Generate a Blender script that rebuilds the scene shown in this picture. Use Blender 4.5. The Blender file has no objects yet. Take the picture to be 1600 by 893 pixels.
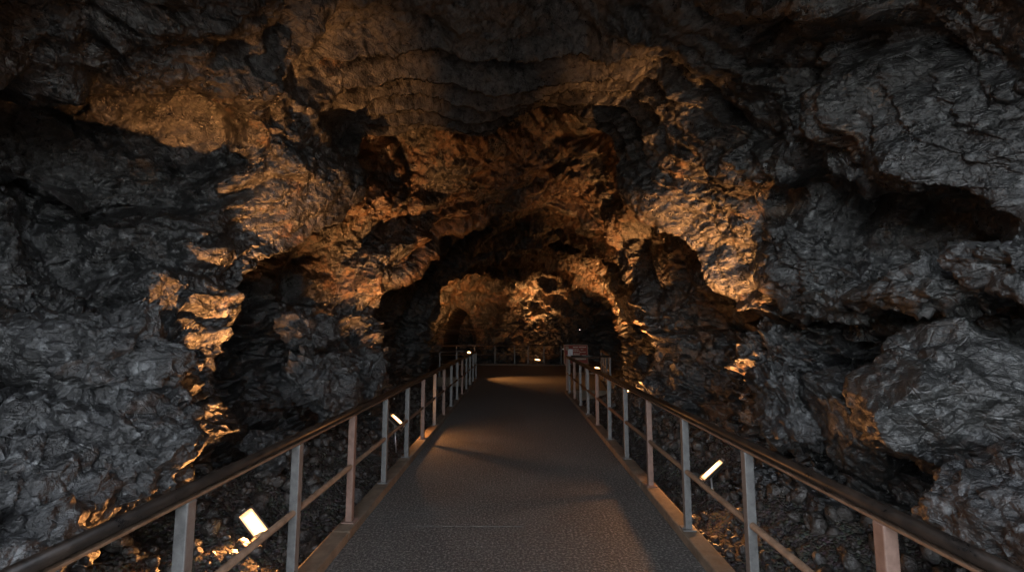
import bpy, bmesh, math, random
import numpy as np
from mathutils import Vector, Matrix, Euler

random.seed(7)
SC = bpy.context.scene
COL = SC.collection
F, CX, HY, EYE = 700.0, 807.0, 518.0, 1.72       # focal length in photo pixels, vanishing point, eye height


def at(px, py, d):
    """world point of a photo pixel at distance d down the tunnel"""
    return ((px - CX) * d / F, d, EYE - (py - HY) * d / F)


# ------------------------------------------------------------------ noise
_rng = np.random.RandomState(11)
_P = _rng.permutation(256).astype(np.int32)
_P = np.concatenate([_P, _P, _P])
_G = _rng.normal(size=(256, 3)).astype(np.float32)
_G /= np.linalg.norm(_G, axis=1)[:, None]


def perlin(p):
    p = p.astype(np.float32)
    i = np.floor(p).astype(np.int32)
    f = p - i
    i &= 255
    u = f * f * f * (f * (f * 6 - 15) + 10)
    out = 0
    for dx in (0, 1):
        wx = u[:, 0] if dx else 1 - u[:, 0]
        hx = _P[i[:, 0] + dx]
        for dy in (0, 1):
            wy = u[:, 1] if dy else 1 - u[:, 1]
            hy = _P[hx + i[:, 1] + dy]
            for dz in (0, 1):
                wz = u[:, 2] if dz else 1 - u[:, 2]
                g = _G[_P[hy + i[:, 2] + dz] & 255]
                d = g[:, 0] * (f[:, 0] - dx) + g[:, 1] * (f[:, 1] - dy) + g[:, 2] * (f[:, 2] - dz)
                out = out + wx * wy * wz * d
    return out * 1.5


def fbm(p, octaves=4, gain=.5, off=0.):
    a, s, out = 1., 1., 0
    for k in range(octaves):
        out = out + a * perlin(p * s + (off + 17.3 * k))
        a *= gain
        s *= 2.03
    return out


def billow(p, octaves=3, gain=.5, off=0.):
    a, s, out = 1., 1., 0
    for k in range(octaves):
        out = out + a * np.abs(perlin(p * s + (off + 9.1 * k)))
        a *= gain
        s *= 2.1
    return out


def worley(p, seed=0):
    """distances to the nearest and second nearest cell point, and a random value of the nearest cell"""
    p = p.astype(np.float32)
    i = np.floor(p).astype(np.int32)
    f = p - i
    r = np.random.RandomState(100 + seed)
    J = r.rand(256, 3).astype(np.float32)
    V = r.rand(256).astype(np.float32)
    f1 = np.full(len(p), 9., np.float32)
    f2 = np.full(len(p), 9., np.float32)
    v = np.zeros(len(p), np.float32)
    for dx in (-1, 0, 1):
        for dy in (-1, 0, 1):
            for dz in (-1, 0, 1):
                h = _P[_P[_P[(i[:, 0] + dx) & 255] + ((i[:, 1] + dy) & 255)] + ((i[:, 2] + dz) & 255)] & 255
                j = J[h]
                d = (j[:, 0] + dx - f[:, 0]) ** 2 + (j[:, 1] + dy - f[:, 1]) ** 2 + (j[:, 2] + dz - f[:, 2]) ** 2
                near = d < f1
                f2 = np.where(near, f1, np.minimum(f2, d))
                v = np.where(near, V[h], v)
                f1 = np.where(near, d, f1)
    return np.sqrt(f1), np.sqrt(f2), v


def crags(p, seed=0):
    """angular fracture: every cell is a tilted plane at its own height"""
    p = p.astype(np.float32)
    i = np.floor(p).astype(np.int32)
    f = p - i
    r = np.random.RandomState(500 + seed)
    J = r.rand(256, 3).astype(np.float32)
    D = r.uniform(-1, 1, (256, 3)).astype(np.float32)
    V = r.uniform(-.5, .5, 256).astype(np.float32)
    best = np.full(len(p), 9., np.float32)
    out = np.zeros(len(p), np.float32)
    for dx in (-1, 0, 1):
        for dy in (-1, 0, 1):
            for dz in (-1, 0, 1):
                h = _P[_P[_P[(i[:, 0] + dx) & 255] + ((i[:, 1] + dy) & 255)] + ((i[:, 2] + dz) & 255)] & 255
                e = f - (J[h] + np.array([dx, dy, dz], np.float32))
                d = (e * e).sum(1)
                near = d < best
                out = np.where(near, (e * D[h]).sum(1) + V[h], out)
                best = np.where(near, d, best)
    return out


def sstep(a, b, x):
    t = np.clip((x - a) / (b - a), 0, 1)
    return t * t * (3 - 2 * t)


def pchip(x, y, xq):
    """monotone cubic interpolation; y may carry extra columns"""
    x = np.asarray(x, float)
    y = np.asarray(y, float)
    sh = (-1,) + (1,) * (y.ndim - 1)
    h = np.diff(x)
    dl = np.diff(y, axis=0) / h.reshape(sh)
    m = np.zeros_like(y)
    if len(x) > 2:
        w1 = (2 * h[1:] + h[:-1]).reshape(sh)
        w2 = (h[1:] + 2 * h[:-1]).reshape(sh)
        with np.errstate(divide='ignore', invalid='ignore'):
            hm = (w1 + w2) / (w1 / dl[:-1] + w2 / dl[1:])
        m[1:-1] = np.where(dl[:-1] * dl[1:] > 0, np.nan_to_num(hm), 0)
    m[0], m[-1] = dl[0], dl[-1]
    k = np.clip(np.searchsorted(x, xq) - 1, 0, len(x) - 2)
    t = ((xq - x[k]) / h[k]).reshape(sh)
    hh = h[k].reshape(sh)
    t2, t3 = t * t, t * t * t
    return (2 * t3 - 3 * t2 + 1) * y[k] + (t3 - 2 * t2 + t) * hh * m[k] + (3 * t2 - 2 * t3) * y[k + 1] + (t3 - t2) * hh * m[k + 1]


# ------------------------------------------------------------------ materials
def new_mat(name):
    m = bpy.data.materials.new(name)
    m.use_nodes = True
    nt = m.node_tree
    b = nt.nodes['Principled BSDF']
    return m, nt, b


def node(nt, typ, inputs=None, **kw):
    n = nt.nodes.new(typ)
    for k, v in kw.items():
        setattr(n, k, v)
    for k, v in (inputs or {}).items():
        if isinstance(v, bpy.types.NodeSocket):
            nt.links.new(v, n.inputs[k])
        else:
            n.inputs[k].default_value = v
    return n


def ramp(nt, fac, stops):
    r = nt.nodes.new('ShaderNodeValToRGB')
    e = r.color_ramp.elements
    while len(e) < len(stops):
        e.new(.5)
    for el, (p, c) in zip(e, stops):
        el.position = p
        el.color = c if len(c) == 4 else (*c, 1)
    nt.links.new(fac, r.inputs['Fac'])
    return r.outputs['Color']


def mixc(nt, fac, a, b, blend='MIX'):
    n = nt.nodes.new('ShaderNodeMix')
    n.data_type = 'RGBA'
    n.blend_type = blend
    for s, v in ((0, fac), (6, a), (7, b)):
        if isinstance(v, bpy.types.NodeSocket):
            nt.links.new(v, n.inputs[s])
        else:
            n.inputs[s].default_value = v if s == 0 or len(v) == 4 else (*v, 1)
    return n.outputs[2]


def mth(nt, op, a, b=0.):
    n = nt.nodes.new('ShaderNodeMath')
    n.operation = op
    for s, v in ((0, a), (1, b)):
        if isinstance(v, bpy.types.NodeSocket):
            nt.links.new(v, n.inputs[s])
        else:
            n.inputs[s].default_value = v
    return n.outputs[0]


def rock_material(name, rust_daylight=True, dust=False, pale=0., dull=0.):
    m, nt, b = new_mat(name)
    pos = node(nt, 'ShaderNodeNewGeometry').outputs['Position']
    big = node(nt, 'ShaderNodeTexNoise', {'Vector': pos, 'Scale': 1.1, 'Detail': 6, 'Roughness': .6}).outputs['Fac']
    mid = node(nt, 'ShaderNodeTexNoise', {'Vector': pos, 'Scale': 6., 'Detail': 8, 'Roughness': .65}).outputs['Fac']
    fine = node(nt, 'ShaderNodeTexNoise', {'Vector': pos, 'Scale': 36., 'Detail': 4, 'Roughness': .65}).outputs['Fac']
    warp = node(nt, 'ShaderNodeTexNoise', {'Vector': pos, 'Scale': 9., 'Detail': 3}).outputs['Color']
    wp = node(nt, 'ShaderNodeVectorMath', {0: pos, 1: node(nt, 'ShaderNodeVectorMath', {0: warp, 1: (.03, .03, .03)}, operation='MULTIPLY').outputs[0]}, operation='ADD').outputs[0]
    flat = node(nt, 'ShaderNodeMapping', {'Vector': wp, 'Scale': (1., 1., 1.5)}).outputs[0]
    crack = node(nt, 'ShaderNodeTexVoronoi', {'Vector': flat, 'Scale': 5.5}, feature='DISTANCE_TO_EDGE').outputs['Distance']

    def shards(scale):
        sv = node(nt, 'ShaderNodeVectorMath', {0: flat, 1: (scale,) * 3}, operation='MULTIPLY').outputs[0]
        v = node(nt, 'ShaderNodeTexVoronoi', {'Vector': sv, 'Scale': 1.}, feature='F1')
        e = node(nt, 'ShaderNodeVectorMath', {0: sv, 1: v.outputs['Position']}, operation='SUBTRACT').outputs[0]
        t = node(nt, 'ShaderNodeVectorMath', {0: v.outputs['Color'], 1: (.5, .5, .5)}, operation='SUBTRACT').outputs[0]
        return node(nt, 'ShaderNodeVectorMath', {0: e, 1: t}, operation='DOT_PRODUCT').outputs['Value']

    chips = mth(nt, 'ADD', mth(nt, 'MULTIPLY', shards(11.), .45), mth(nt, 'MULTIPLY', shards(29.), .5))
    grey = ramp(nt, mid, [(.32, (.007, .0072, .0075)), (.52, (.02, .021, .022)), (.7, (.06, .063, .066))])
    grey = mixc(nt, mth(nt, 'MULTIPLY', ramp(nt, fine, [(.5, (0, 0, 0)), (.72, (1, 1, 1))]), .35), grey, (.12, .125, .128))
    grey = mixc(nt, ramp(nt, big, [(.44, (.85, .85, .85)), (.58, (0, 0, 0))]), grey, (.008, .0085, .009))
    if rust_daylight:
        pl_ = mth(nt, 'MAXIMUM', mth(nt, 'MULTIPLY', node(nt, 'ShaderNodeAttribute', attribute_name='rust_daylight').outputs['Fac'], -1.), 0.)  # below zero: roof colour lightened in place of daylight
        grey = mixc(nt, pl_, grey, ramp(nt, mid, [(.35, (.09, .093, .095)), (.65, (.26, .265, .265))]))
    # dark specks, pores and pale mineral flecks a centimetre or two across
    peb = node(nt, 'ShaderNodeTexNoise', {'Vector': wp, 'Scale': 13., 'Detail': 4.5, 'Roughness': .62}).outputs['Fac']
    pit = ramp(nt, peb, [(.38, (.2,) * 3), (.47, (.8,) * 3), (.62, (1.,) * 3)])
    grey = mixc(nt, ramp(nt, peb, [(.56, (0, 0, 0)), (.68, (.8, .8, .8))]), grey, (.17, .178, .182))
    grey = mixc(nt, 1., grey, pit, 'MULTIPLY')
    col = grey
    if rust_daylight:
        at_ = node(nt, 'ShaderNodeAttribute', attribute_name='rust_daylight').outputs['Fac']
        k = mth(nt, 'ADD', mth(nt, 'ADD', at_, mth(nt, 'MULTIPLY', mth(nt, 'SUBTRACT', mid, .5), 1.5)), mth(nt, 'MULTIPLY', mth(nt, 'SUBTRACT', fine, .5), 1.5))
        k = ramp(nt, k, [(.42, (0, 0, 0)), (.62, (1, 1, 1))])
        rc = ramp(nt, mid, [(.3, (.03, .0175, .01)), (.5, (.085, .05, .028)), (.7, (.24, .135, .07))])
        rc = mixc(nt, 1., rc, pit, 'MULTIPLY')
        col = mixc(nt, mth(nt, 'MULTIPLY', k, .9), grey, rc)
    if dust:
        col = mixc(nt, mth(nt, 'MULTIPLY', big, .6), col, (.1, .078, .06))
    if pale:
        col = mixc(nt, pale, col, ramp(nt, mid, [(.35, (.06, .062, .058)), (.65, (.19, .19, .175))]))
    # crack lines coloured darker in some patches
    col = mixc(nt, mth(nt, 'MULTIPLY', ramp(nt, crack, [(.0, (.75, .75, .75)), (.03, (0, 0, 0))]), ramp(nt, big, [(.5, (0, 0, 0)), (.62, (1, 1, 1))])), col, (.016, .015, .014))
    nt.links.new(col, b.inputs['Base Color'])
    rg = ramp(nt, fine, [(.38, (.22,) * 3), (.62, (.4,) * 3)])
    nt.links.new(mixc(nt, ramp(nt, mid, [(.42, (0, 0, 0)), (.58, (1, 1, 1))]), rg, (.48, .48, .48)) if not dull else mixc(nt, dull, rg, (.8, .8, .8)), b.inputs['Roughness'])
    b.inputs['Specular IOR Level'].default_value = 1.
    # weathered smooth faces next to rough broken ones
    calm2 = ramp(nt, node(nt, 'ShaderNodeTexNoise', {'Vector': pos, 'Scale': 1.5, 'Detail': 5, 'Roughness': .6}).outputs['Fac'], [(.4, (.09,) * 3), (.6, (.3,) * 3)])
    h = mth(nt, 'ADD', mth(nt, 'MULTIPLY', mid, .32), mth(nt, 'ADD', mth(nt, 'MULTIPLY', fine, .17), mth(nt, 'MULTIPLY', peb, calm2)))
    calm = ramp(nt, node(nt, 'ShaderNodeTexNoise', {'Vector': pos, 'Scale': 2.3, 'Detail': 4}).outputs['Fac'], [(.42, (.07,) * 3), (.64, (.42,) * 3)])
    h = mth(nt, 'ADD', h, mth(nt, 'MULTIPLY', chips, calm))
    h = mth(nt, 'ADD', h, mth(nt, 'MULTIPLY', mth(nt, 'MINIMUM', crack, .05), 1.2))
    crack2 = node(nt, 'ShaderNodeTexVoronoi', {'Vector': flat, 'Scale': 15.}, feature='DISTANCE_TO_EDGE').outputs['Distance']
    h = mth(nt, 'ADD', h, mth(nt, 'MULTIPLY', mth(nt, 'MINIMUM', crack2, .05), .7))
    bump = node(nt, 'ShaderNodeBump', {'Height': h, 'Strength': 1., 'Distance': .07})
    nt.links.new(bump.outputs[0], b.inputs['Normal'])
    return m


def ground_material():
    m, nt, b = new_mat('gravel_ground')
    pos = node(nt, 'ShaderNodeNewGeometry').outputs['Position']
    n1 = node(nt, 'ShaderNodeTexNoise', {'Vector': pos, 'Scale': 5., 'Detail': 8, 'Roughness': .7}).outputs['Fac']
    v = node(nt, 'ShaderNodeTexVoronoi', {'Vector': pos, 'Scale': 34.}, feature='F1')
    col = ramp(nt, n1, [(.3, (.035, .032, .029)), (.55, (.075, .066, .056)), (.75, (.13, .115, .1))])
    col = mixc(nt, .35, col, v.outputs['Color'], 'MULTIPLY')
    nt.links.new(col, b.inputs['Base Color'])
    b.inputs['Roughness'].default_value = .85
    h = mth(nt, 'ADD', mth(nt, 'MULTIPLY', v.outputs['Distance'], -.7), n1)
    nt.links.new(node(nt, 'ShaderNodeBump', {'Height': h, 'Strength': 1., 'Distance': .05}).outputs[0], b.inputs['Normal'])
    return m


def deck_material():
    m, nt, b = new_mat('walkway_asphalt')
    pos = node(nt, 'ShaderNodeNewGeometry').outputs['Position']
    big = node(nt, 'ShaderNodeTexNoise', {'Vector': pos, 'Scale': .9, 'Detail': 6, 'Roughness': .65}).outputs['Fac']
    fine = node(nt, 'ShaderNodeTexNoise', {'Vector': pos, 'Scale': 48., 'Detail': 5, 'Roughness': .7}).outputs['Fac']
    v = node(nt, 'ShaderNodeTexVoronoi', {'Vector': pos, 'Scale': 75.}, feature='F1')
    col = ramp(nt, big, [(.3, (.03, .028, .025)), (.5, (.058, .054, .049)), (.7, (.095, .088, .08))])
    col = mixc(nt, ramp(nt, fine, [(.48, (0, 0, 0)), (.64, (1, 1, 1))]), col, (.26, .245, .225))
    spk = ramp(nt, v.outputs['Color'], [(.9, (0, 0, 0)), (.97, (.7, .7, .7))])
    col = mixc(nt, spk, col, (.32, .29, .26))
    nt.links.new(col, b.inputs['Base Color'])
    nt.links.new(ramp(nt, big, [(.3, (.6,) * 3), (.7, (.85,) * 3)]), b.inputs['Roughness'])
    h = mth(nt, 'ADD', fine, mth(nt, 'MULTIPLY', v.outputs['Distance'], .8))
    nt.links.new(node(nt, 'ShaderNodeBump', {'Height': h, 'Strength': 1., 'Distance': .02}).outputs[0], b.inputs['Normal'])
    return m


def surf(name, c1, c2, rough=(.4, .7), metal=0., scale=14., bump=.15, dist=.004, spec=.5):
    """weathered paint / metal / concrete: two tones mixed by blotches, uneven gloss, slight relief"""
    m, nt, b = new_mat(name)
    pos = node(nt, 'ShaderNodeNewGeometry').outputs['Position']
    n1 = node(nt, 'ShaderNodeTexNoise', {'Vector': pos, 'Scale': scale, 'Detail': 7, 'Roughness': .65}).outputs['Fac']
    n2 = node(nt, 'ShaderNodeTexNoise', {'Vector': pos, 'Scale': scale * 7, 'Detail': 4, 'Roughness': .7}).outputs['Fac']
    f = mth(nt, 'ADD', mth(nt, 'MULTIPLY', n1, .7), mth(nt, 'MULTIPLY', n2, .3))
    nt.links.new(ramp(nt, f, [(.38, c1), (.62, c2)]), b.inputs['Base Color'])
    nt.links.new(ramp(nt, f, [(.35, (rough[0],) * 3), (.65, (rough[1],) * 3)]), b.inputs['Roughness'])
    b.inputs['Metallic'].default_value = metal
    b.inputs['Specular IOR Level'].default_value = spec
    nt.links.new(node(nt, 'ShaderNodeBump', {'Height': f, 'Strength': bump, 'Distance': dist}).outputs[0], b.inputs['Normal'])
    return m


def glow(name, strength):
    """LED panel: hot in the middle, amber towards the rim"""
    m, nt, b = new_mat(name)
    b.inputs['Base Color'].default_value = (.8, .75, .65, 1)
    tc = node(nt, 'ShaderNodeTexCoord').outputs['Generated']
    sp = node(nt, 'ShaderNodeSeparateXYZ', {0: node(nt, 'ShaderNodeAttribute', attribute_name='uvw').outputs['Vector']})
    e = mth(nt, 'MAXIMUM', mth(nt, 'ABSOLUTE', sp.outputs[0]), mth(nt, 'ABSOLUTE', sp.outputs[1]))
    nt.links.new(ramp(nt, e, [(.35, (1, .6, .26)), (.72, (.16, .072, .02)), (1., (.05, .017, .003))]), b.inputs['Emission Color'])
    b.inputs['Emission Strength'].default_value = strength
    return m


M_ROCK = rock_material('cave_rock')
M_BOULDER = rock_material('boulder_rock', rust_daylight=False, dull=.5)
M_PALE = rock_material('pale_rock', rust_daylight=False, pale=.12, dull=.2)
M_RUBBLE = rock_material('rubble_rock', rust_daylight=False, dust=True)
M_GROUND = ground_material()
M_DECK = deck_material()
M_KERB = surf('kerb_concrete', (.085, .062, .042), (.2, .15, .105), (.7, .95), scale=9., bump=.5, dist=.012)
M_POST = surf('grey_post_paint', (.085, .085, .084), (.16, .159, .156), (.45, .65), metal=.2, scale=20.)
M_PRIMER = surf('red_oxide_primer', (.14, .085, .065), (.22, .14, .11), (.5, .7), scale=20.)
M_RAIL = surf('dark_handrail', (.006, .005, .0045), (.02, .013, .009), (.25, .45), scale=12., spec=.6)
M_RUSTBAR = surf('rusty_bar', (.09, .055, .035), (.2, .125, .08), (.45, .7), scale=18., bump=.3)
M_BLACK = surf('lamp_housing', (.02, .02, .02), (.05, .048, .045), (.4, .6), scale=30.)
M_STEEL = surf('galvanised_steel', (.38, .38, .38), (.55, .55, .55), (.3, .5), metal=.8, scale=30.)
M_SIGN = surf('sign_brown', (.12, .024, .017), (.16, .036, .026), (.75, .9), scale=8., bump=.05, spec=.15)
M_CREAM = surf('sign_cream', (.36, .31, .26), (.46, .4, .34), (.7, .9), scale=25., bump=.03)
M_PHOTO = surf('sign_photo', (.2, .21, .24), (.45, .45, .47), (.4, .6), scale=45., bump=.02)
M_GLOW = glow('lamp_led', 1.6)
M_JOINT = surf('deck_joint', (.075, .07, .065), (.12, .112, .1), (.6, .8), scale=30.)


# ------------------------------------------------------------------ object helpers
def tag(o, label=None, cat=None, group=None, kind=None):
    if label: o['label'] = label
    if cat: o['category'] = cat
    if group: o['group'] = group
    if kind: o['kind'] = kind
    return o


def empty(name, loc, label, cat, group=None, rz=0.):
    o = bpy.data.objects.new(name, None)
    COL.objects.link(o)
    o.location = loc
    o.rotation_euler = (0, 0, rz)
    o.empty_display_size = .1
    return tag(o, label, cat, group)


def link(name, me, mat, parent=None):
    o = bpy.data.objects.new(name, me)
    COL.objects.link(o)
    if mat: me.materials.append(mat)
    o.parent = parent
    return o


def from_bm(name, bm, mat, parent=None, smooth=False):
    me = bpy.data.meshes.new(name)
    bm.normal_update()
    bm.to_mesh(me)
    bm.free()
    if smooth:
        me.polygons.foreach_set('use_smooth', [True] * len(me.polygons))
    return link(name, me, mat, parent)


def box(bm, c, s, rot=None, bev=0.):
    """bevelled box of full size s at c"""
    t = bmesh.new()
    bmesh.ops.create_cube(t, size=1.)
    bmesh.ops.scale(t, vec=s, verts=t.verts)
    if bev:
        bmesh.ops.bevel(t, geom=t.edges[:] + t.verts[:], offset=bev, segments=2, affect='EDGES', profile=.6)
    mat = Matrix.Translation(c) @ (rot.to_4x4() if rot else Matrix())
    bmesh.ops.transform(t, matrix=mat, verts=t.verts)
    merge(bm, t)


def merge(bm, t):
    me = bpy.data.meshes.new('t')
    t.to_mesh(me)
    t.free()
    bm.from_mesh(me)
    bpy.data.meshes.remove(me)


def tube(bm, pts, r, seg=14):
    """round pipe through the points, mitred at each bend, ends capped"""
    pts = [Vector(p) for p in pts]
    rings = []
    for i, p in enumerate(pts):
        d = ((pts[i] - pts[i - 1]).normalized() if i else Vector()) + ((pts[i + 1] - pts[i]).normalized() if i < len(pts) - 1 else Vector())
        d.normalize()
        up = Vector((0, 0, 1)) if abs(d.z) < .9 else Vector((0, 1, 0))
        a = d.cross(up).normalized()
        b = a.cross(d).normalized()
        rings.append([bm.verts.new(p + (a * math.cos(2 * math.pi * k / seg) + b * math.sin(2 * math.pi * k / seg)) * r) for k in range(seg)])
    for q, w in zip(rings, rings[1:]):
        for k in range(seg):
            f = bm.faces.new((q[k], q[(k + 1) % seg], w[(k + 1) % seg], w[k]))
            f.smooth = True
    bm.faces.new(rings[0][::-1])
    bm.faces.new(rings[-1])


def grid_mesh(name, V, nr, nc, N=None, attr=None, flip=False):
    """mesh of an nr x nc grid of points, smooth, with given vertex normals and a float attribute"""
    me = bpy.data.meshes.new(name)
    idx = np.arange(nr * nc, dtype=np.int32).reshape(nr, nc)
    q = np.stack([idx[:-1, :-1], idx[:-1, 1:], idx[1:, 1:], idx[1:, :-1]], -1).reshape(-1, 4)
    if flip:
        q = q[:, ::-1].copy()
    me.vertices.add(nr * nc)
    me.vertices.foreach_set('co', V.astype(np.float32).ravel())
    me.loops.add(len(q) * 4)
    me.loops.foreach_set('vertex_index', q.ravel())
    me.polygons.add(len(q))
    me.polygons.foreach_set('loop_start', np.arange(0, len(q) * 4, 4, dtype=np.int32))
    me.update(calc_edges=True)
    me.polygons.foreach_set('use_smooth', np.ones(len(q), bool))
    if attr is not None:
        a = me.attributes.new('rust_daylight', 'FLOAT', 'POINT')
        a.data.foreach_set('value', attr.astype(np.float32).ravel())
    if N is not None:
        me.normals_split_custom_set_from_vertices(N.astype(np.float32).reshape(-1, 3))
    return me


def grid_normals(P):
    du = np.gradient(P, axis=0)
    dv = np.gradient(P, axis=1)
    n = np.cross(dv, du)
    n /= np.maximum(np.linalg.norm(n, axis=-1, keepdims=True), 1e-9)
    return n


# ------------------------------------------------------------------ the cave: a tube of traced cross-sections
C0 = 1.2                                   # height of the axis the sections are measured round
NC = 1000
PHI = np.radians(np.linspace(224, -44, NC))


def ring(pts):
    """section -> radius and distance for every angle"""
    pts = np.array(pts, float)
    ph = np.arctan2(pts[:, 2] - C0, pts[:, 0])
    ph = np.where(ph < -math.pi / 2, ph + 2 * math.pi, ph)
    o = np.argsort(ph)
    ph, pts = ph[o], pts[o]
    r = np.hypot(pts[:, 0], pts[:, 2] - C0)
    q = np.clip(PHI, ph[0], ph[-1])
    R = pchip(ph, np.stack([r, pts[:, 1]], -1), q)
    return np.stack([R[:, 0] * np.cos(PHI), R[:, 1], C0 + R[:, 0] * np.sin(PHI)], -1)


def sect(y, w, top, base=-.9, lean=0.):
    """plain section: walls at +-w, crown at top; lean moves the crown further down the tunnel"""
    out = []
    for x, z, l in ((-.86, base, 0), (-.93, -.1, 0), (-1., .8, 0), (-1.03, 1.6, .05), (-1., .48 * top, .2), (-.9, .68 * top, .4), (-.7, .85 * top, .7), (-.38, .97 * top, .9), (0, top, 1.)):
        out.append((x * w, y + l * lean, z))
        if x: out.append((-x * w, y + l * lean, z))
    return ring(out)


def pocket(rim, dy, k):
    """the tunnel opens out behind a constriction, so that its lip stands clear"""
    out = rim.copy()
    y2 = rim[:, 1] + dy
    g = 1 + (y2 / rim[:, 1] * k - 1) * sstep(-.5, .35, np.sin(PHI) + .25)
    out[:, 0] = rim[:, 0] * g
    out[:, 2] = C0 + (rim[:, 2] - C0) * g
    out[:, 1] = y2
    return out


def light_opening(r):  # unseen opening, made up and narrowed for its effect on the daylight
    c = np.array([0., -.9, 3.1])
    return c + (r - c) * .5


rings = [
    light_opening(sect(-2.4, 3.4, 5.6, lean=3.9)),     # added opening above and behind the viewer, slanted and sized to shape the daylight
    sect(-1.2, 3.25, 5.4, lean=3.2),
    sect(0.5, 3.1, 5.4, lean=2.1),
    sect(2.0, 3.05, 5.5, lean=1.5),
    sect(3.1, 3.1, 5.45, lean=1.9),
    ring([at(*p) for p in ((290, 930, 4.3), (318, 850, 4.3), (340, 700, 4.4), (350, 560, 4.6), (362, 470, 4.9), (410, 375, 5.4), (500, 320, 6.),
                           (548, 270, 6.4), (562, 190, 6.9), (640, 165, 7.3), (740, 180, 7.6), (850, 125, 7.7), (930, 165, 7.4), (990, 220, 7.),
                           (1010, 300, 6.6), (1070, 365, 6.3), (1130, 430, 6.1), (1190, 475, 5.8), (1160, 560, 5.6), (1162, 640, 5.5), (1150, 740, 5.4), (1160, 850, 5.3))]),
    ring([(-3.2, 6.3, -.9), (-3.5, 6.3, .5), (-3.7, 6.5, 1.6), (-3.6, 6.9, 2.7), (-3.1, 7.5, 4.), (-2.2, 8., 5.2), (-1., 8.5, 5.8), (.3, 8.7, 5.9),
          (1.5, 8.5, 5.6), (2.4, 8.1, 4.8), (3.1, 7.5, 3.5), (3.6, 7., 2.2), (3.5, 6.7, 1.), (3.3, 6.6, 0), (3.2, 6.6, -.9)]),
    ring([(-2.9, 7.5, -.9), (-3.1, 7.6, .5), (-3.4, 7.8, 1.6), (-3.3, 8.2, 2.6), (-2.7, 9., 3.9), (-1.5, 9.8, 5.), (0, 10., 5.2),
          (1.5, 9.8, 5.), (2.4, 9.4, 4.2), (3.1, 9., 3.), (3.4, 8.6, 1.8), (3.3, 8.2, .6), (3.1, 8., -.9)]),
    ring([at(*p) for p in ((612, 740, 8.4), (612, 640, 8.5), (596, 560, 8.7), (580, 495, 9.), (600, 455, 9.3), (645, 420, 9.6), (665, 385, 10.),
                           (700, 355, 10.4), (760, 345, 10.8), (830, 335, 11.), (890, 340, 11.), (940, 375, 10.8), (965, 415, 10.5),
                           (1000, 450, 10.2), (1012, 510, 10.), (1005, 570, 9.8), (990, 620, 9.6), (985, 700, 9.5))]),
    sect(11.7, 3.4, 5.1, lean=1.2),
    sect(13.6, 3.5, 5.0, lean=.6),
    ring([at(*p) for p in ((664, 640, 15.), (664, 560, 15.), (672, 500, 15.2), (690, 455, 15.5), (735, 418, 15.8), (800, 402, 16.), (860, 378, 16.),
                           (915, 388, 15.8), (955, 425, 15.5), (985, 470, 15.2), (990, 530, 15.), (982, 590, 15.), (980, 640, 15.))]),
    sect(18.5, 4.5, 4.9),
    sect(22., 4.6, 4.6),
]
last = sect(24.6, 4.1, 4.1)
for k, s in ((24.8, .75), (25.0, .35), (25.0, .01)):
    r = last.copy()
    r[:, 0] *= s
    r[:, 2] = -.7 + (r[:, 2] + .7) * s
    r[:, 1] = k
    rings.append(r)
rings = rings[:6] + [pocket(rings[5], .9, 1.13)] + rings[7:9] + [pocket(rings[8], .9, 1.12)] + rings[10:12] + [pocket(rings[11], .9, 1.09)] + rings[12:]
rows = [14, 20, 40, 90, 190, 110, 80, 120, 80, 50, 60, 60, 50, 70, 70, 110, 60]
tq = np.concatenate([np.linspace(i, i + 1, n, endpoint=False) for i, n in enumerate(rows)] + [[len(rings) - 1]])
P = pchip(np.arange(len(rings)), np.stack(rings), tq)
NR = len(tq)

# local swells and hollows: centre (photo pixel + distance), radius in metres, height (towards the tunnel)
BLOBS = [
    (130, 690, 2.9, 1., -.95), (260, 600, 3.5, .5, -.4), (500, 610, 6.2, .8, -.4), (1440, 640, 3.2, .7, -.35),
    (110, 310, 3.2, .9, -1.2), (230, 270, 3.9, .7, -.8), (40, 420, 2.8, .5, -.6), (560, 420, 7.6, .7, -.5), (60, 130, 3.2, .9, .25), (290, 130, 4.4, .7, .3),
    (430, 250, 5.3, .7, .35), (500, 120, 6., .7, -.3), (170, 560, 3.2, .7, .25), (130, 430, 3.2, .6, .2),
    (1400, 350, 3.9, .6, -.7), (1500, 420, 3.3, .4, -.5), (1290, 560, 4.4, .35, -.5), (1380, 210, 4., .55, .45), (1290, 280, 4.5, .4, -.3), (1530, 250, 3.2, .8, .3),
    (1230, 230, 4.9, .6, .35), (1060, 270, 6.3, .6, .3), (1270, 400, 4.5, .55, .3), (1440, 600, 3.3, .6, .2),
    (1560, 600, 2.8, .45, -.6), (1370, 90, 4.5, .6, -.25), (780, 60, 6.2, .9, .3), (1000, 90, 6.3, .7, -.3), (640, 60, 6.2, .7, -.25),
    (570, 400, 8.5, .7, .3), (640, 300, 9., .7, .25), (800, 285, 10., .8, .2), (930, 300, 9.8, .7, -.3),
]
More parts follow.
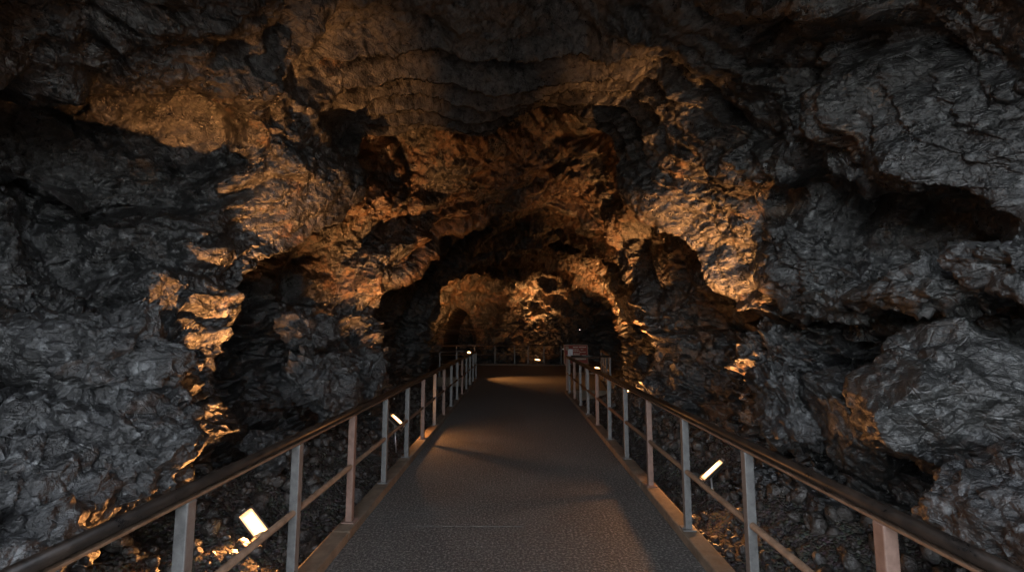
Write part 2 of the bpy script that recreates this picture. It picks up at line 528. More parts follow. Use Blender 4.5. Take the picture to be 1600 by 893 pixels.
# ridges (+) and clefts (-) along polylines: points (photo pixel + distance), half-width, height
RIDGES = [
    ([(1215, -60, 5.), (1208, 120, 5.), (1225, 230, 5.2), (1300, 335, 4.9)], .16, .34), ([(1255, -40, 4.8), (1250, 100, 4.8), (1262, 150, 4.8)], .12, .25),
    ([(1250, 140, 4.7), (1330, 130, 4.3), (1430, 165, 3.9), (1500, 225, 3.6), (1500, 330, 3.5)], .2, .3),
    ([(1235, 250, 4.8), (1330, 275, 4.4), (1420, 262, 4.), (1470, 280, 3.75)], .16, .3),
    ([(1230, 300, 4.8), (1330, 330, 4.3), (1420, 318, 3.9), (1490, 345, 3.6), (1500, 430, 3.5)], .13, -.36),
    ([(1240, 195, 4.8), (1330, 205, 4.3), (1420, 215, 3.9)], .12, -.26),
    ([(1480, 545, 3.2), (1540, 625, 3.), (1480, 720, 3.), (1400, 790, 2.9)], .11, -.4),
    ([(1170, 600, 5.), (1255, 610, 4.6), (1325, 670, 4.3), (1338, 740, 4.2)], .1, .28), ([(1240, 660, 4.6), (1275, 720, 4.4)], .1, -.25),
    ([(1240, 470, 4.7), (1380, 452, 4.), (1540, 395, 3.3), (1640, 360, 3.)], .13, .22), ([(1240, 505, 4.7), (1400, 492, 3.9), (1560, 450, 3.2)], .06, -.25),
    ([(-40, 170, 2.7), (120, 148, 3.2), (210, 140, 3.7), (300, 165, 4.2), (340, 190, 4.6)], .17, .36),
    ([(40, 250, 3.), (130, 215, 3.4), (230, 195, 3.9), (310, 225, 4.3)], .24, -.5), ([(-40, 105, 2.8), (130, 100, 3.3), (250, 60, 4.)], .12, -.25),
    ([(300, 230, 4.5), (330, 330, 4.6), (300, 420, 4.5)], .2, .22), ([(40, 470, 2.9), (160, 465, 3.3), (340, 500, 4.3)], .06, -.3),
    ([(120, 635, 3.), (240, 620, 3.3), (290, 560, 3.8)], .08, -.4), ([(270, 640, 3.6), (275, 900, 3.6)], .14, -.45),
    ([(500, 140, 6.3), (505, 230, 6.2), (520, 290, 6.2)], .12, .22), ([(465, 150, 6.), (470, 250, 5.8)], .1, -.3), ([(420, 120, 5.7), (440, 60, 5.9)], .15, -.3),
]
for it in range(2):
    Nn = grid_normals(P)
    flat = P.reshape(-1, 3)
    if it == 0:
        amt = np.zeros(len(flat))
        for px, py, d, r, h in BLOBS:
            c = np.array(at(px, py, d))
            amt += h * np.exp(-((flat - c) ** 2).sum(1) / (r * r))
        for pts, r, h in RIDGES:
            pts = [np.array(at(*k)) for k in pts]
            best = np.full(len(flat), 1e9)
            wob = flat + .12 * np.stack([perlin(flat * 1.9 + 5), perlin(flat * 1.9 + 25), perlin(flat * 1.9 + 45)], -1)
            for a, b in zip(pts, pts[1:]):
                u = np.clip(((wob - a) @ (b - a)) / ((b - a) @ (b - a)), 0, 1)
                best = np.minimum(best, ((wob - a - u[:, None] * (b - a)) ** 2).sum(1))
            amt += h * np.exp(-best / (r * r))
        sg = 1 if Nn[300, NC // 2, 2] < 0 else -1          # towards the tunnel
        P = P + sg * Nn * amt.reshape(NR, NC, 1)
inward = Nn
if (inward[300, NC // 2] @ np.array([0, 0, 1])) > 0:
    inward = -inward
    SIGN = -1
else:
    SIGN = 1
print('normals sign', SIGN)
p = P.reshape(-1, 3)
far = sstep(9., 24., p[:, 1])
w = np.stack([perlin(p * .55 + 3.), perlin(p * .55 + 31.), perlin(p * .55 + 57.)], -1)
w2 = np.stack([perlin(p * 2.1 + 5.), perlin(p * 2.1 + 41.), perlin(p * 2.1 + 77.)], -1)
q = p + .55 * w + .12 * w2
T = np.repeat(tq, NC)
A = np.tile(np.degrees(PHI), NR)
U = np.interp(T, np.arange(len(rings)), [r[:, 1].mean() for r in rings])      # running metres along the roof
lowmask = 1 - sstep(1.5, 2.7, p[:, 2] + .5 * w[:, 0])       # blocky fallen rock low on the walls, flowing sheets above
d = .22 * fbm(q * .7, 2)
bl = billow(q * np.array([1.0, .85, 1.2]), 2, .4, 5.)
d += .34 * (bl - .4)
# long folds that run round the tunnel with the arches, like cooled sheets of flow
fold = np.stack([U * 1.05 + .55 * w[:, 0] + .1 * w2[:, 0], A / 42. + .35 * w[:, 1], .4 * w[:, 2]], -1)
d += (1 - .75 * lowmask) * .75 * (billow(fold, 2, .35, 3.) - .4)
rim = np.zeros(len(p))
for k in (5, 9, 12.):
    rim = np.maximum(rim, np.exp(-((T - k) / .42) ** 2))
d *= 1 - .6 * rim
w3 = np.stack([perlin(p * 6.5 + 15.), perlin(p * 6.5 + 45.), perlin(p * 6.5 + 75.)], -1)
pw = p + .22 * w2 + .035 * w3
f1, f2, cv = worley(pw * np.array([1.4, 1.2, 1.7]), 1)
d += lowmask * .34 * (np.clip(f2 - f1, 0, .3) * 1.5 - .25)
crag = .45 + .55 * lowmask
crag *= .35 + .65 * sstep(-.25, .25, perlin(p * .8 + 60.))
smooth = 1 - .8 * np.exp(-((p - np.array(at(1420, 640, 3.4))) ** 2).sum(1) / .8)       # water-worn scoops on the right
crag *= smooth * (1 - .6 * (1 - lowmask))
# proud lips where the tunnel narrows
for k, hgt in ((4.94, .26), (8.94, .3), (11.94, .34)):
    d += hgt * np.exp(-((T - k) / .1) ** 2) * sstep(2, 20, A) * (1 - sstep(160, 178, A)) * (.75 + .6 * w[:, 0])
d += crag * .22 * crags(pw * np.array([1.9, 1.7, 2.3]), 1)
d += crag * .085 * crags((p + .1 * w2 + .04 * w3) * np.array([5., 4.6, 6.2]), 2)
d += (.4 + .6 * crag) * .032 * crags((p + .04 * w3) * np.array([12., 11., 14.]), 3)
# thin benches bent by the warp
mb = (1 - lowmask) * sstep(-.1, .3, perlin(p * .6 + 90.))
ub = U * 5.2 + 2.2 * w[:, 1] + 1.1 * w[:, 0] + .22 * w2[:, 1]
d += mb * .055 * (np.abs((ub % 1.) - .3) * 1.5 - .5)
st = p[:, 2] * 3.6 + 1.2 * w[:, 2] + .4 * w2[:, 0]
d += lowmask * sstep(.0, .4, perlin(p * .6 + 140.) + .15) * .10 * ((st % 1.) ** 2 - .4)
rim_band = sstep(4.0, 4.3, T) * (1 - sstep(4.97, 5.03, T)) * sstep(54, 72, A) * (1 - sstep(112, 128, A))
bandv = np.abs((((T + .022 * w2[:, 1] + .03 * w[:, 0]) * 6.2) % 1.) - .3) * 1.5 - .5
d = d * (1 - .85 * rim_band) + rim_band * .5 * bandv
# a proud bedding ledge along both walls, a little above eye height
lz = p[:, 2] - 1.95 - .25 * w[:, 0] - .05 * w2[:, 2] + .1 * perlin(p * np.array([1., .5, 1.]) + 410.)
d += .16 * sstep(-.2, -.15, lz) * (1 - sstep(.12, .2, lz)) * (1 - sstep(7., 9., p[:, 1])) * (.55 + .8 * perlin(p * 1.1 + 420.))
d -= .10 * np.exp(-((lz + .22) / .04) ** 2) * (1 - sstep(10., 14., p[:, 1]))
d += .035 * fbm(q * 4.5, 3, .6)
d += .03 * (billow(p * 11., 3, .6) - .5)
amp = 1. + .35 * far
keep = sstep(-5.2, -4., p[:, 1])
P2 = P + inward * (d * amp).reshape(NR, NC, 1)
# sideways jitter breaks up straight grid lines and gives small overhangs
P2[..., 1] += (.05 * perlin(p * 2.6 + 200.) + .03 * perlin(p * 8. + 230.)).reshape(NR, NC)
# side passage on the left of the end chamber
x, y, z = P2[..., 0], P2[..., 1], P2[..., 2]
cxh, wh, zt = -3.05, .82, 3.0
inside = np.minimum(1 - np.abs(x - cxh) / wh, 1.0)
arch = zt - 1.5 * np.clip(np.abs(x - cxh) / wh, 0, 1) ** 2 + .12 * perlin(p * 2.2 + 300.).reshape(NR, NC)
hole = sstep(0., .06, inside) * sstep(0, .08, arch - z) * sstep(21.8, 22.3, y)
P2[..., 1] = y + hole * 5.

# mineral staining: the thin rust film covers the roof and shoulders in patches
pr = P2.reshape(-1, 3)
rust_daylight = .04 + .34 * sstep(2.2, 4.2, pr[:, 2]) * sstep(2.6, 5.0, pr[:, 1] + .6 * (4.2 - np.abs(pr[:, 0]))) + .22 * sstep(5., 9., pr[:, 1])
rust_daylight += .75 * fbm(pr * 1.3 + 70., 4, .6)
rust_daylight -= .35 * sstep(2.3, 3.2, np.abs(pr[:, 0])) * (1 - sstep(4.2, 5.6, pr[:, 1]))
rust_daylight -= .28 * (1 - sstep(4.5, 4.9, T)) * sstep(3.6, 4.4, pr[:, 2])
rust_daylight = rust_daylight * (1 - .8 * rim_band) + rim_band * (.55 * (1 - sstep(-.25, .05, bandv)) - .1)      # brown seams between the grey benches
rust_daylight = np.clip(rust_daylight, 0, 1)
# roof bands at the near arch painted paler for missing daylight (stored below zero)
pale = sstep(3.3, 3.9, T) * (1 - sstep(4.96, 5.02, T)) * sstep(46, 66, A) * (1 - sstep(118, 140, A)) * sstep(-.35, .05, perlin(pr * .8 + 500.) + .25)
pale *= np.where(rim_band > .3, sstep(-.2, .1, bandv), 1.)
rust_daylight = (rust_daylight * (1 - pale) - .95 * pale).reshape(NR, NC)
NRM = grid_normals(P2) * SIGN
deg = np.degrees(PHI)
cut1 = int(np.argmin(np.abs(deg - 128)))
cut2 = int(np.argmin(np.abs(deg - 52)))
rb = int(np.argmin(np.abs(tq - 14.)))


def piece(name, r0, r1, c0, c1):
    sl = (slice(r0, r1), slice(c0, c1))
    V = P2[sl]
    me = grid_mesh(name, V.reshape(-1, 3), V.shape[0], V.shape[1], NRM[sl].reshape(-1, 3), rust_daylight[sl], flip=SIGN < 0)
    return link(name, me, M_ROCK)


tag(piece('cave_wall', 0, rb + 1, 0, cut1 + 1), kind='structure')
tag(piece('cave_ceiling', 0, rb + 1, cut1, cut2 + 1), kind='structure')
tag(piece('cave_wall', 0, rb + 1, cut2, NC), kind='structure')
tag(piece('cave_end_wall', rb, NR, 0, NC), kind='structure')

# ------------------------------------------------------------------ ground
xs = np.concatenate([[-60, -30, -14, -8], np.linspace(-5.5, 5.5, 420), [8, 14, 30, 60]])
ys = np.concatenate([[-60, -30, -14], np.linspace(-8, 1.2, 60, endpoint=False), np.linspace(1.2, 12, 420, endpoint=False), np.linspace(12, 30, 160), [45, 60]])
X, Y = np.meshgrid(xs, ys)
gp = np.stack([X.ravel(), Y.ravel(), np.zeros(X.size)], -1)
edge = np.where(gp[:, 1] > 16.2, 9., np.where(gp[:, 1] > 12.6, 3.0, 1.62))
side = sstep(0, 1.4, np.abs(gp[:, 0]) - 1.75)
gz = -.26 + (.42 * side + .10 * fbm(gp * 1.6, 3) + .06 * billow(gp * 5., 2)) * np.where(gp[:, 1] < 13, sstep(1.5, 1.75, np.abs(gp[:, 0])), sstep(2.9, 3.2, np.abs(gp[:, 0])))
gz += np.where(np.abs(gp[:, 0]) > 1.6, .02 * perlin(gp * 16.), 0)
gp[:, 2] = gz
me = grid_mesh('ground', gp, len(ys), len(xs))
tag(link('ground', me, M_GROUND), kind='structure')


def ground_z(x, y):
    i = int(np.argmin(np.abs(ys - y)))
    j = int(np.argmin(np.abs(xs - x)))
    return float(gz.reshape(X.shape)[i, j])


# ------------------------------------------------------------------ walkway and kerbs
XL, XR = -1.39, 1.37
bm = bmesh.new()
outl = [(XL, -4.5), (XR, -4.5), (XR, 13.05), (2.62, 13.05), (3.2, 18), (2.6, 23.2), (-2.4, 23.6), (-3.9, 23.), (-3.9, 16.9), (XL, 16.55)]
top = [bm.verts.new((a, b, 0)) for a, b in outl]
bot = [bm.verts.new((a, b, -.32)) for a, b in outl]
bm.faces.new(top)
for i in range(len(outl)):
    j = (i + 1) % len(outl)
    bm.faces.new((top[i], bot[i], bot[j], top[j]))
tag(from_bm('walkway', bm, M_DECK), kind='structure')
bm = bmesh.new()
box(bm, (-.43, 4.18, .004), (1.0, .008, .003))
tag(from_bm('walkway_joint', bm, M_JOINT), kind='structure')


def kerb(pts, wdt=.15, h=.07):
    """concrete edging strip of short cast lengths along the polyline"""
    bm = bmesh.new()
    for a, b in zip(pts, pts[1:]):
        a, b = Vector((*a, 0)), Vector((*b, 0))
        L = (b - a).length
        n = max(1, round(L / 2.05))
        ang = math.atan2(b.y - a.y, b.x - a.x)
        for k in range(n):
            c = a + (b - a) * ((k + .5) / n)
            box(bm, (c.x, c.y, h / 2 - .16), (L / n - .012, wdt, h + .32), Matrix.Rotation(ang, 3, 'Z'), .012)
    return tag(from_bm('kerb', bm, M_KERB), kind='structure')


kerb([(XL - .078, -4.5), (XL - .078, 16.5)])
kerb([(XR + .078, -4.5), (XR + .078, 12.95)])
kerb([(XR + .16, 13.05), (2.7, 13.05)])
kerb([(XL - .16, 16.6), (-2.9, 16.75)])
kerb([(2.75, 23.3), (-2.4, 23.7), (-4., 23.1)], h=.06)


# ------------------------------------------------------------------ railings
POST = .056
posts_cache = {}


def post_mesh(h):
    k = round(h, 3)
    if k not in posts_cache:
        bm = bmesh.new()
        box(bm, (0, 0, h / 2), (POST, POST, h), None, .006)
        box(bm, (0, 0, .005), (.11, .11, .01), None, .002)
        me = bpy.data.meshes.new('post')
        bm.to_mesh(me)
        bm.free()
        posts_cache[k] = me
    return posts_cache[k]


PRIM = {}


def railing(label, origin, line, posts, primer=(), base_z=.07, height=1.05, mid=.54, offset=.0, kerbed=True):
    """line: plan polyline of the rails; posts: plan points; all given in world metres"""
    root = empty('railing', (*origin, base_z), label, 'railing', 'steel pipe railings of the walkway')
    o = Vector((*origin, base_z))
    bm = bmesh.new()
    tube(bm, [Vector((a, b, height - .03)) - o for a, b in line], .027)
    from_bm('handrail', bm, M_RAIL, root)
    # flat bar the pipe sits on
    bm = bmesh.new()
    for a, b in zip(line, line[1:]):
        a, b = Vector((*a, height - .069)), Vector((*b, height - .069))
        L = (b - a).length
        box(bm, (a + b) / 2 - o, (L, .045, .012), Matrix.Rotation(math.atan2(b.y - a.y, b.x - a.x), 3, 'Z'), .002)
    from_bm('flat_bar', bm, M_RUSTBAR, root)
    bm = bmesh.new()
    tube(bm, [Vector((a, b, mid)) - o for a, b in line], .021)
    from_bm('middle_rail', bm, M_RUSTBAR, root)
    h = height - .075 - base_z
    src = post_mesh(h)
    for i, (a, b) in enumerate(posts):
        red = i in primer
        me = src
        if red:
            if (h,) not in PRIM:
                PRIM[(h,)] = src.copy()
                PRIM[(h,)].materials.clear()
                PRIM[(h,)].materials.append(M_PRIMER)
            me = PRIM[(h,)]
        elif not src.materials:
            src.materials.append(M_POST)
        p_ = bpy.data.objects.new('post', me)
        COL.objects.link(p_)
        p_.parent = root
        p_.location = Vector((a, b, base_z)) - o
        p_.rotation_euler = (0, 0, random.uniform(-.03, .03))
        if red: p_['label'] = 'post in reddish primer'
    return root


lx, rx = XL - .075, XR + .075
railing('long dark-topped steel railing along the left kerb of the walkway', (lx, 1.04), [(lx, -2.2), (lx, 16.5)],
        [(lx, 1.04 + 1.02 * k) for k in range(-3, 16)], primer=(6, 9, 11, 14))
railing('dark-topped steel railing along the right kerb ending beside the brown sign', (rx, .8), [(rx, -2.2), (rx, 13.05)],
        [(rx, .8 + 1.06 * k) for k in range(-3, 12)] + [(rx, 13.02)], primer=(4, 7, 10, 13, 15))
railing('short return railing turning right behind the brown sign', (1.6, 13.05), [(1.56, 13.05), (2.7, 13.05), (3.28, 17.6)],
        [(2.68, 13.05), (2.83, 14.3), (2.98, 15.5), (3.13, 16.7)])
railing('short return railing turning left before the dark side passage', (-1.6, 16.6), [(-1.58, 16.6), (-2.85, 16.72), (-3.3, 19.4)],
        [(-2.2, 16.65), (-2.83, 16.72), (-3.05, 18.), (-3.28, 19.3)])
railing('far railing across the end of the walkway below the lit end wall', (0, 23.5), [(2.75, 23.3), (-2.3, 23.7), (-3.9, 23.05)],
        [(2.3, 23.33), (1.42, 23.4), (.6, 23.47), (-.1, 23.52), (-1.12, 23.6), (-2.2, 23.68), (-3.1, 23.36)])

# ------------------------------------------------------------------ sign
sx0, sx1, sy = 1.42, 2.10, 13.42
root = empty('information_sign', ((sx0 + sx1) / 2, sy, -.2), 'brown information board with pale text lines standing behind the right railing end', 'sign')
o = Vector(root.location)
W, Hh, zc = sx1 - sx0, .53, 1.06
rs = Matrix.Rotation(math.radians(-6), 3, 'X')
bm = bmesh.new()
box(bm, Vector((0, 0, zc - o.z)), (W, .02, Hh), rs, .003)
from_bm('board', bm, M_SIGN, root)
bm = bmesh.new()
for s in (-1, 1):
    box(bm, Vector((0, 0, zc - o.z)) + rs @ Vector((s * (W / 2 + .008), -.002, 0)), (.018, .032, Hh + .03), rs, .003)
    box(bm, Vector((0, 0, zc - o.z)) + rs @ Vector((0, -.002, s * (Hh / 2 + .007))), (W - .004, .032, .018), rs, .003)
from_bm('frame', bm, M_RUSTBAR, root)
for s in (-1, 1):
    bm = bmesh.new()
    box(bm, Vector((s * (W / 2 - .06), .04, (zc - o.z) / 2)), (.04, .04, zc - o.z + .1), None, .004)
    from_bm('leg', bm, M_POST, root)


def on_sign(u0, v0, u1, v1, mat, name, t=.0026):
    """rectangle on the board, u right 0-1 and v down 0-1"""
    bm = bmesh.new()
    c = Vector((0, 0, zc - o.z)) + rs @ Vector((((u0 + u1) / 2 - .5) * W, -.0115, (.5 - (v0 + v1) / 2) * Hh))
    box(bm, c, ((u1 - u0) * W, t, abs(v1 - v0) * Hh), rs)
    return from_bm(name, bm, mat, root)


on_sign(.05, .06, .19, .28, M_KERB, 'emblem_plate')
on_sign(.15, .22, .36, .60, M_PHOTO, 'picture')
for u0, v, u1, t_ in ((.38, .11, .6, .05), (.64, .11, .94, .05), (.38, .24, .63, .035), (.71, .24, .82, .035), (.38, .335, .66, .028), (.66, .385, .94, .025), (.4, .45, .68, .022), (.4, .50, .66, .022),
                       (.38, .55, .66, .028), (.76, .55, .94, .03), (.06, .56, .13, .03)):
    bm = bmesh.new()
    c = Vector((0, 0, zc - o.z)) + rs @ Vector((((u0 + u1) / 2 - .5) * W, -.0115, (.5 - v) * Hh))
    # broken into word-length strokes
    uu = u0
    while uu < u1 - .01:
        l = min(random.uniform(.03, .08), u1 - uu)
        c = Vector((0, 0, zc - o.z)) + rs @ Vector(((uu + l / 2 - .5) * W, -.0115, (.5 - v) * Hh))
        box(bm, c, (l * W, .0026, t_ * Hh), rs)
        uu += l + .012
    from_bm('text_line', bm, M_CREAM, root)
on_sign(.46, .72, .93, .80, M_CREAM, 'text_band')

# ------------------------------------------------------------------ lamps
WARM = (1., .4, .115)


def lamp(label, loc, normal, long_dir, size, power, spread, aim=None, spill=20, spill_dir=None, spill_spread=150):
    """flood lamp: finned housing, bright panel, U bracket on a stake; the light sits on the panel"""
    g = ground_z(loc[0], loc[1])
    root = empty('floodlight', (loc[0], loc[1], g), label, 'lamp', 'warm floodlights beside the walkway')
    n = Vector(normal).normalized()
    l = Vector(long_dir)
    l = (l - n * l.dot(n)).normalized()
    w_ = n.cross(l)
    R = Matrix((l, w_, n)).transposed()
    c = Vector((0, 0, loc[2] - g))
    L, Wd = size
    bm = bmesh.new()
    box(bm, c - n * .03, (L + .03, Wd + .03, .05), R, .006)
    for k in range(7):
        box(bm, c - n * .066 + l * ((k / 6 - .5) * L * .85), (.008, Wd * .9, .03), R, .001)
    from_bm('housing', bm, M_BLACK, root)
    nx, ny = 24, 8
    g_ = np.array([[(a / nx - .5, b / ny - .5) for b in range(ny + 1)] for a in range(nx + 1)]).reshape(-1, 2)
    vs = np.array(c)[None] + g_[:, :1] * L * np.array(l)[None] + g_[:, 1:] * Wd * np.array(w_)[None] + (.006 - .012 * (np.abs(g_).max(1) > .49))[:, None] * np.array(n)[None]
    me = grid_mesh('lens', vs, nx + 1, ny + 1)
    at_ = me.attributes.new('uvw', 'FLOAT_VECTOR', 'POINT')
    at_.data.foreach_set('vector', np.concatenate([g_ * 2, np.zeros((len(g_), 1))], 1).astype(np.float32).ravel())
    link('lens', me, M_GLOW, root)
    bm = bmesh.new()
    for s in (-1, 1):
        box(bm, c - n * .06 + l * s * (L / 2 + .024), (.006, .03, .14), R, .001)
    box(bm, c - n * .13, (L + .054, .03, .006), R, .001)
    tube(bm, [c - n * .13, Vector((0, 0, -.08))], .012, 8)
    from_bm('bracket', bm, M_STEEL, root)
    # the reflector throws a beam up along the rock; the open panel spills a weaker, wide light
    for nm, pw_, sp_, a in (('beam', power, spread, aim or normal), ('spill', spill, spill_spread, spill_dir or normal)):
        ld = bpy.data.lights.new(nm, 'AREA')
        ld.shape = 'RECTANGLE'
        ld.size, ld.size_y = .12, .05
        ld.energy = pw_ * .056
        ld.color = WARM
        ld.spread = math.radians(sp_)
        lo = bpy.data.objects.new(nm, ld)
        COL.objects.link(lo)
        lo.parent = root
        a = Vector(a).normalized()
        lo.location = c + n * .03 + a * .03
        lo.rotation_euler = a.to_track_quat('-Z', 'Y').to_euler()
    return root


lamp('rectangular floodlight glowing outside the nearest part of the left railing', (-2.3, 4.1, .04), (.22, -.69, .56), (.75, -.25, -.6), (.30, .11), 58, 58, (-.26, .32, .92), 34, (.25, -.5, .08), 130)
lamp('slim bar floodlight glowing outside the right railing near loose stones', (2.2, 5.25, .18), (-.15, -.65, .74), (.72, .15, .65), (.33, .045), 60, 54, (.12, .28, .95), 24, (-.4, -.35, .08), 130)
lamp('slim bar floodlight behind the left railing below the middle buttress', (-1.95, 7.5, .29), (.45, -.5, .7), (.8, -.2, -.55), (.26, .05), 70, 66, (-.2, .36, .9), 30, (.95, -.1, .2), 140)
lamp('small floodlight just outside the right railing at the round opening', (2.38, 9.8, .47), (.2, -.4, .88), (.5, .85, 0), (.14, .07), 85, 74, (.1, .25, .95), 8, (.5, -.2, .5))
lamp('small floodlight on a stake by the far end of the left railing', (-1.8, 17.3, .93), (.2, -.6, .5), (1, .2, 0), (.12, .1), 330, 64, (-.3, .9, .25), 55, (.9, -.35, -.2), 80)
lamp('far floodlight at the foot of the lit end wall behind the railing', (1.1, 23.75, .26), (.1, -.4, .9), (.7, -.3, .6), (.3, .12), 170, 60, (.0, .14, .98), 40, (-.2, .5, .7))
lamp('floodlight low on the right beyond the return railing of the sign', (3.3, 18.6, .25), (.25, -.4, .92), (1, .2, 0), (.25, .1), 190, 64, (.2, .3, .9), 40)


# ------------------------------------------------------------------ boulders and rubble
_ico = {}


def ico(sub):
    if sub not in _ico:
        bm = bmesh.new()
        bmesh.ops.create_icosphere(bm, subdivisions=sub, radius=1.)
        v = np.array([x.co[:] for x in bm.verts])
        f = np.array([[x.index for x in fc.verts] for fc in bm.faces])
        bm.free()
        _ico[sub] = (v, f)
    return _ico[sub]


def rock_verts(sub, size, seed, facets=14, rough=.5, rot=(0, 0, 0)):
    v, f = ico(sub)
    r = np.random.RandomState(seed)
    v = v.copy()
    # flat faces knocked off a ball
    for k in range(facets):
        n = r.normal(size=3)
        n /= np.linalg.norm(n)
        c = r.uniform(.62, .9)
        dd = v @ n - c
        v -= np.where(dd > 0, dd, 0)[:, None] * n * .93
    s = np.array(size)
    nrm = v / np.linalg.norm(v, axis=1)[:, None]
    q = v * s + seed * 3.7
    m = float(np.mean(s))
    dsp = .16 * m * fbm(q * (1.1 / m), 3, .5) + rough * (.16 * m * (billow(q * (1.6 / m), 3, .55) - .4))
    if sub >= 5:
        f1, f2, cv = worley(q * 4.5, seed % 50)
        dsp += .05 * rough * np.clip(f2 - f1, 0, .3)
        wq = .1 * np.stack([perlin(q * 3.), perlin(q * 3. + 40.), perlin(q * 3. + 80.)], -1)
        dsp += .13 * rough * crags((q + wq) * 3.2, seed % 60) + .045 * rough * crags((q + wq * .6) * 9., seed % 61)
        dsp += .02 * rough * crags((q + wq * .3) * 20., seed % 62)
        dsp += .015 * fbm(q * 7., 4, .6)
    v = v * s + nrm * dsp[:, None]
    R = np.array(Euler(rot).to_matrix())
    return v @ R.T, f


def boulder(name, label, loc, size, seed, rot=(0, 0, 0), sub=5, mat=None, facets=14, rough=.6, group='boulders along the cave walls', cat='boulder'):
    v, f = rock_verts(sub, size, seed, facets, rough, rot)
    me = bpy.data.meshes.new(name)
    me.from_pydata(v.tolist(), [], f.tolist())
    me.polygons.foreach_set('use_smooth', [True] * len(f))
    o = link(name, me, mat or M_BOULDER)
    o.location = loc
    return tag(o, label, cat, group)


BO = [
    ('broad dark grey boulder bulging from the left wall above the near railing', (165, 560, 3.0), (.56, .5, .4), 3, (0, .3, .2)),
    ('big rounded boulder right behind the near left handrail', (195, 710, 2.8), (.47, .5, .42), 5, (.2, .1, .5)),
    ('boulder in the lower left corner under the handrail', (25, 815, 2.25), (.42, .5, .42), 9, (0, .2, .9)),
    ('small boulder at the left edge wedged above the corner boulder', (5, 665, 2.5), (.3, .35, .22), 12, (.3, 0, .4)),
    ('cracked grey boulder leaning on the left wall beyond the first buttress', (505, 600, 5.8), (.55, .5, .4), 14, (0, .35, .3)),
    ('upper boulder resting on top of the cracked one at the left wall', (485, 520, 6.1), (.42, .4, .3), 17, (.2, 0, .8)),
    ('upright boulder between the cracked boulder and the middle buttress', (572, 590, 6.9), (.32, .4, .5), 21, (0, .1, .2)),
    ('low boulder on the ground below the cracked boulder', (440, 700, 5.3), (.36, .34, .2), 23, (.1, .2, .1)),
    ('large smooth pale boulder against the right wall above the near railing', (1440, 620, 3.1), (.46, .62, .56), 26, (0, .2, -.5)),
    ('tall curved slab leaning on the right wall next to the pale boulder', (1305, 650, 3.95), (.28, .55, .55), 29, (0, -.35, -.3)),
    ('narrow rock fin with a sharp edge nearest the right bar lamp', (1215, 640, 4.5), (.2, .5, .5), 31, (0, -.3, -.2)),
    ('square block jutting from the right wall at the right edge', (1580, 415, 2.55), (.22, .3, .16), 35, (.1, .2, .3)),
    ('flat layered ledge block on the right wall', (1440, 455, 3.25), (.4, .6, .13), 37, (.05, .1, -.2)),
    ('knobbly ledge block beside the layered ledge on the right wall', (1310, 470, 4.05), (.3, .5, .17), 41, (0, .15, .3)),
    ('dark boulder in the lower right corner under the handrail', (1590, 800, 2.25), (.35, .5, .4), 44, (.1, 0, .3)),
]
for lab, pp, sz, sd, rt in BO:
    boulder('boulder', lab, at(*pp), sz, sd, rt, sub=6, rough=.3 if ('smooth' in lab or 'slab' in lab) else .75, mat=M_PALE if 'ledge' in lab or 'pale' in lab else M_BOULDER)
# loose stones on the ground
ST = [
    ('square tan stone lying between the left kerb and the near floodlight', -1.82, 4.15, (.12, .1, .085), 51),
    ('small round stone beside the square tan stone', -2.0, 4.4, (.09, .07, .06), 52),
    ('pale angular stone on the gravel slope outside the right railing', 2.62, 4.15, (.13, .1, .08), 53),
    ('grey stone uphill of the pale angular stone', 2.72, 4.5, (.12, .1, .09), 54),
    ('flat stone lower down the right gravel slope', 2.35, 3.6, (.13, .1, .05), 55),
    ('dark block on the ground just behind the pink right post', 2.15, 2.75, (.2, .18, .16), 56),
    ('large stone at the bottom right behind the pink post', 2.55, 2.95, (.2, .2, .14), 57),
    ('stone leaning at the foot of the curved slab', 2.75, 3.55, (.12, .12, .1), 58),
    ('reddish heap stone at the foot of the end wall by the far lamp', .25, 24.0, (.35, .25, .2), 59),
    ('stone on the left ground under the middle floodlight', -2.1, 6.9, (.16, .14, .11), 60),
    ('rounded stone outside the left kerb beyond the square tan stone', -1.85, 5.4, (.13, .12, .1), 61),
]
for lab, x_, y_, sz, sd in ST:
    boulder('stone', lab, (x_, y_, ground_z(x_, y_) + sz[2] * .55), sz, sd, (random.uniform(-.3, .3), random.uniform(-.3, .3), random.uniform(0, 3)), sub=4, mat=M_RUBBLE,
            facets=18, rough=.35, group='loose stones on the cave floor', cat='stone')
# gravel and rubble: uncountable
protos = [rock_verts(2, (1, .85, .7), 70 + k, 12, .4) for k in range(10)]
VV, FF, nv = [], [], 0
rr = np.random.RandomState(5)
for k in range(5200):
    s = -1 if rr.rand() < .5 else 1
    y_ = 1.5 + 14 * rr.rand() ** 1.5
    x_ = s * (1.66 + 1.7 * rr.rand())
    if y_ > 12.6 and s > 0: continue
    sz = .012 + .055 * rr.rand() ** 4
    if abs(x_) > 2.2: sz *= 1.6
    v, f = protos[rr.randint(10)]
    R = np.array(Euler(rr.uniform(0, 6, 3)).to_matrix())
    VV.append((v * sz) @ R.T + np.array([x_, y_, ground_z(x_, y_) + sz * .3]))
    FF.append(f + nv)
    nv += len(v)
me = bpy.data.meshes.new('gravel')
V_, F_ = np.concatenate(VV), np.concatenate(FF)
me.vertices.add(len(V_)); me.vertices.foreach_set('co', V_.astype(np.float32).ravel())
me.loops.add(F_.size); me.loops.foreach_set('vertex_index', F_.astype(np.int32).ravel())
me.polygons.add(len(F_)); me.polygons.foreach_set('loop_start', np.arange(0, F_.size, 3, dtype=np.int32))
me.update(calc_edges=True)
tag(link('gravel', me, M_RUBBLE), 'dark gravel and rubble outside both kerbs', 'gravel', kind='stuff')

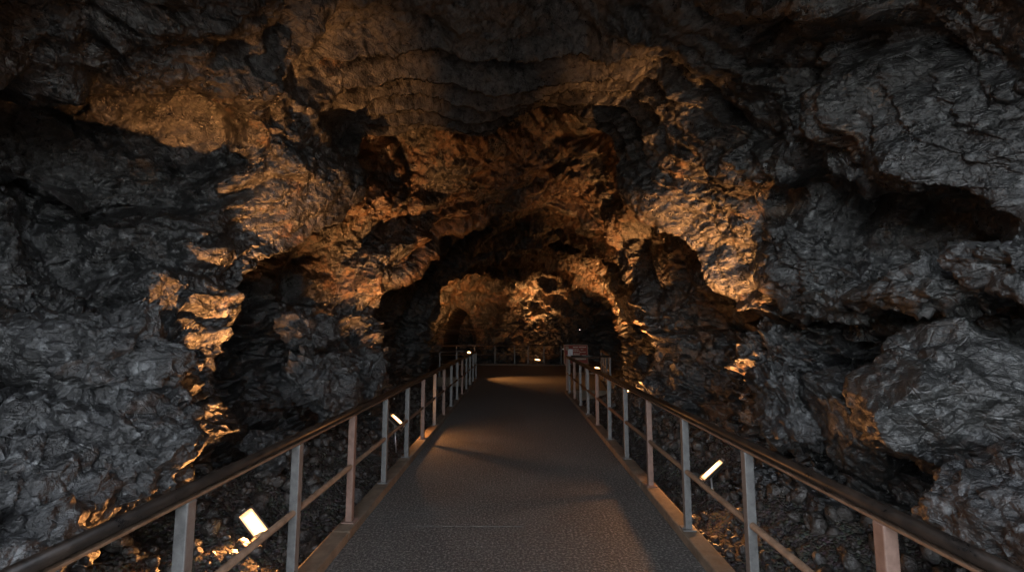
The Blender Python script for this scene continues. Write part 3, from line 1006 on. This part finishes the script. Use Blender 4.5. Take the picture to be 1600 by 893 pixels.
# ------------------------------------------------------------------ daylight through the cave opening shaped for it behind the camera
wd = bpy.data.worlds.new('World')
SC.world = wd
wd.use_nodes = True
nt = wd.node_tree
sky = nt.nodes.new('ShaderNodeTexSky')
sky.sky_type = 'NISHITA'
sky.sun_disc = False
EL, AZ = math.radians(50), math.radians(25)
sky.sun_elevation = EL
sky.sun_rotation = AZ
hs = node(nt, 'ShaderNodeHueSaturation', {'Saturation': .28, 'Color': sky.outputs[0]})      # thin overcast
nt.links.new(hs.outputs[0], nt.nodes['Background'].inputs[0])
nt.nodes['Background'].inputs[1].default_value = .15
sl = bpy.data.lights.new('sun', 'SUN')
sl.energy = 2.
sl.angle = math.radians(.5)
sl.color = (1, .95, .88)
so = bpy.data.objects.new('sun', sl)
COL.objects.link(so)
dirv = Vector((math.sin(AZ) * math.cos(EL), math.cos(AZ) * math.cos(EL), math.sin(EL)))
so.rotation_euler = dirv.to_track_quat('Z', 'Y').to_euler()
so.location = (0, -20, 20)
pl = bpy.data.lights.new('opening_portal', 'AREA')
pl.shape = 'RECTANGLE'
pl.size, pl.size_y = 7.8, 8.4
pl.cycles.is_portal = True
po = bpy.data.objects.new('opening_portal', pl)
COL.objects.link(po)
po.location = (0, -.7, 2.6)
po.rotation_euler = (math.radians(90 - 31), 0, 0)

# ------------------------------------------------------------------ camera
cd = bpy.data.cameras.new('camera')
cd.sensor_width = 36.
cd.lens = F / 1600 * 36.
cd.clip_end = 500
cd.clip_start = .05
cam = bpy.data.objects.new('camera', cd)
COL.objects.link(cam)
cam.location = (0, 0, EYE)
cam.rotation_euler = (math.radians(90) + math.atan((HY - 446.5) / F), 0, math.atan((CX - 800) / F))
SC.camera = cam
SC.view_settings.view_transform = 'Standard'
SC.view_settings.look = 'None'
SC.view_settings.gamma = 1.
SC.view_settings.exposure = 3.75
SC.cycles.max_bounces = 4
SC.cycles.diffuse_bounces = 3
SC.cycles.glossy_bounces = 2
SC.cycles.caustics_reflective = False
SC.cycles.caustics_refractive = False
SC.cycles.sample_clamp_indirect = 4.
SC.cycles.use_denoising = True
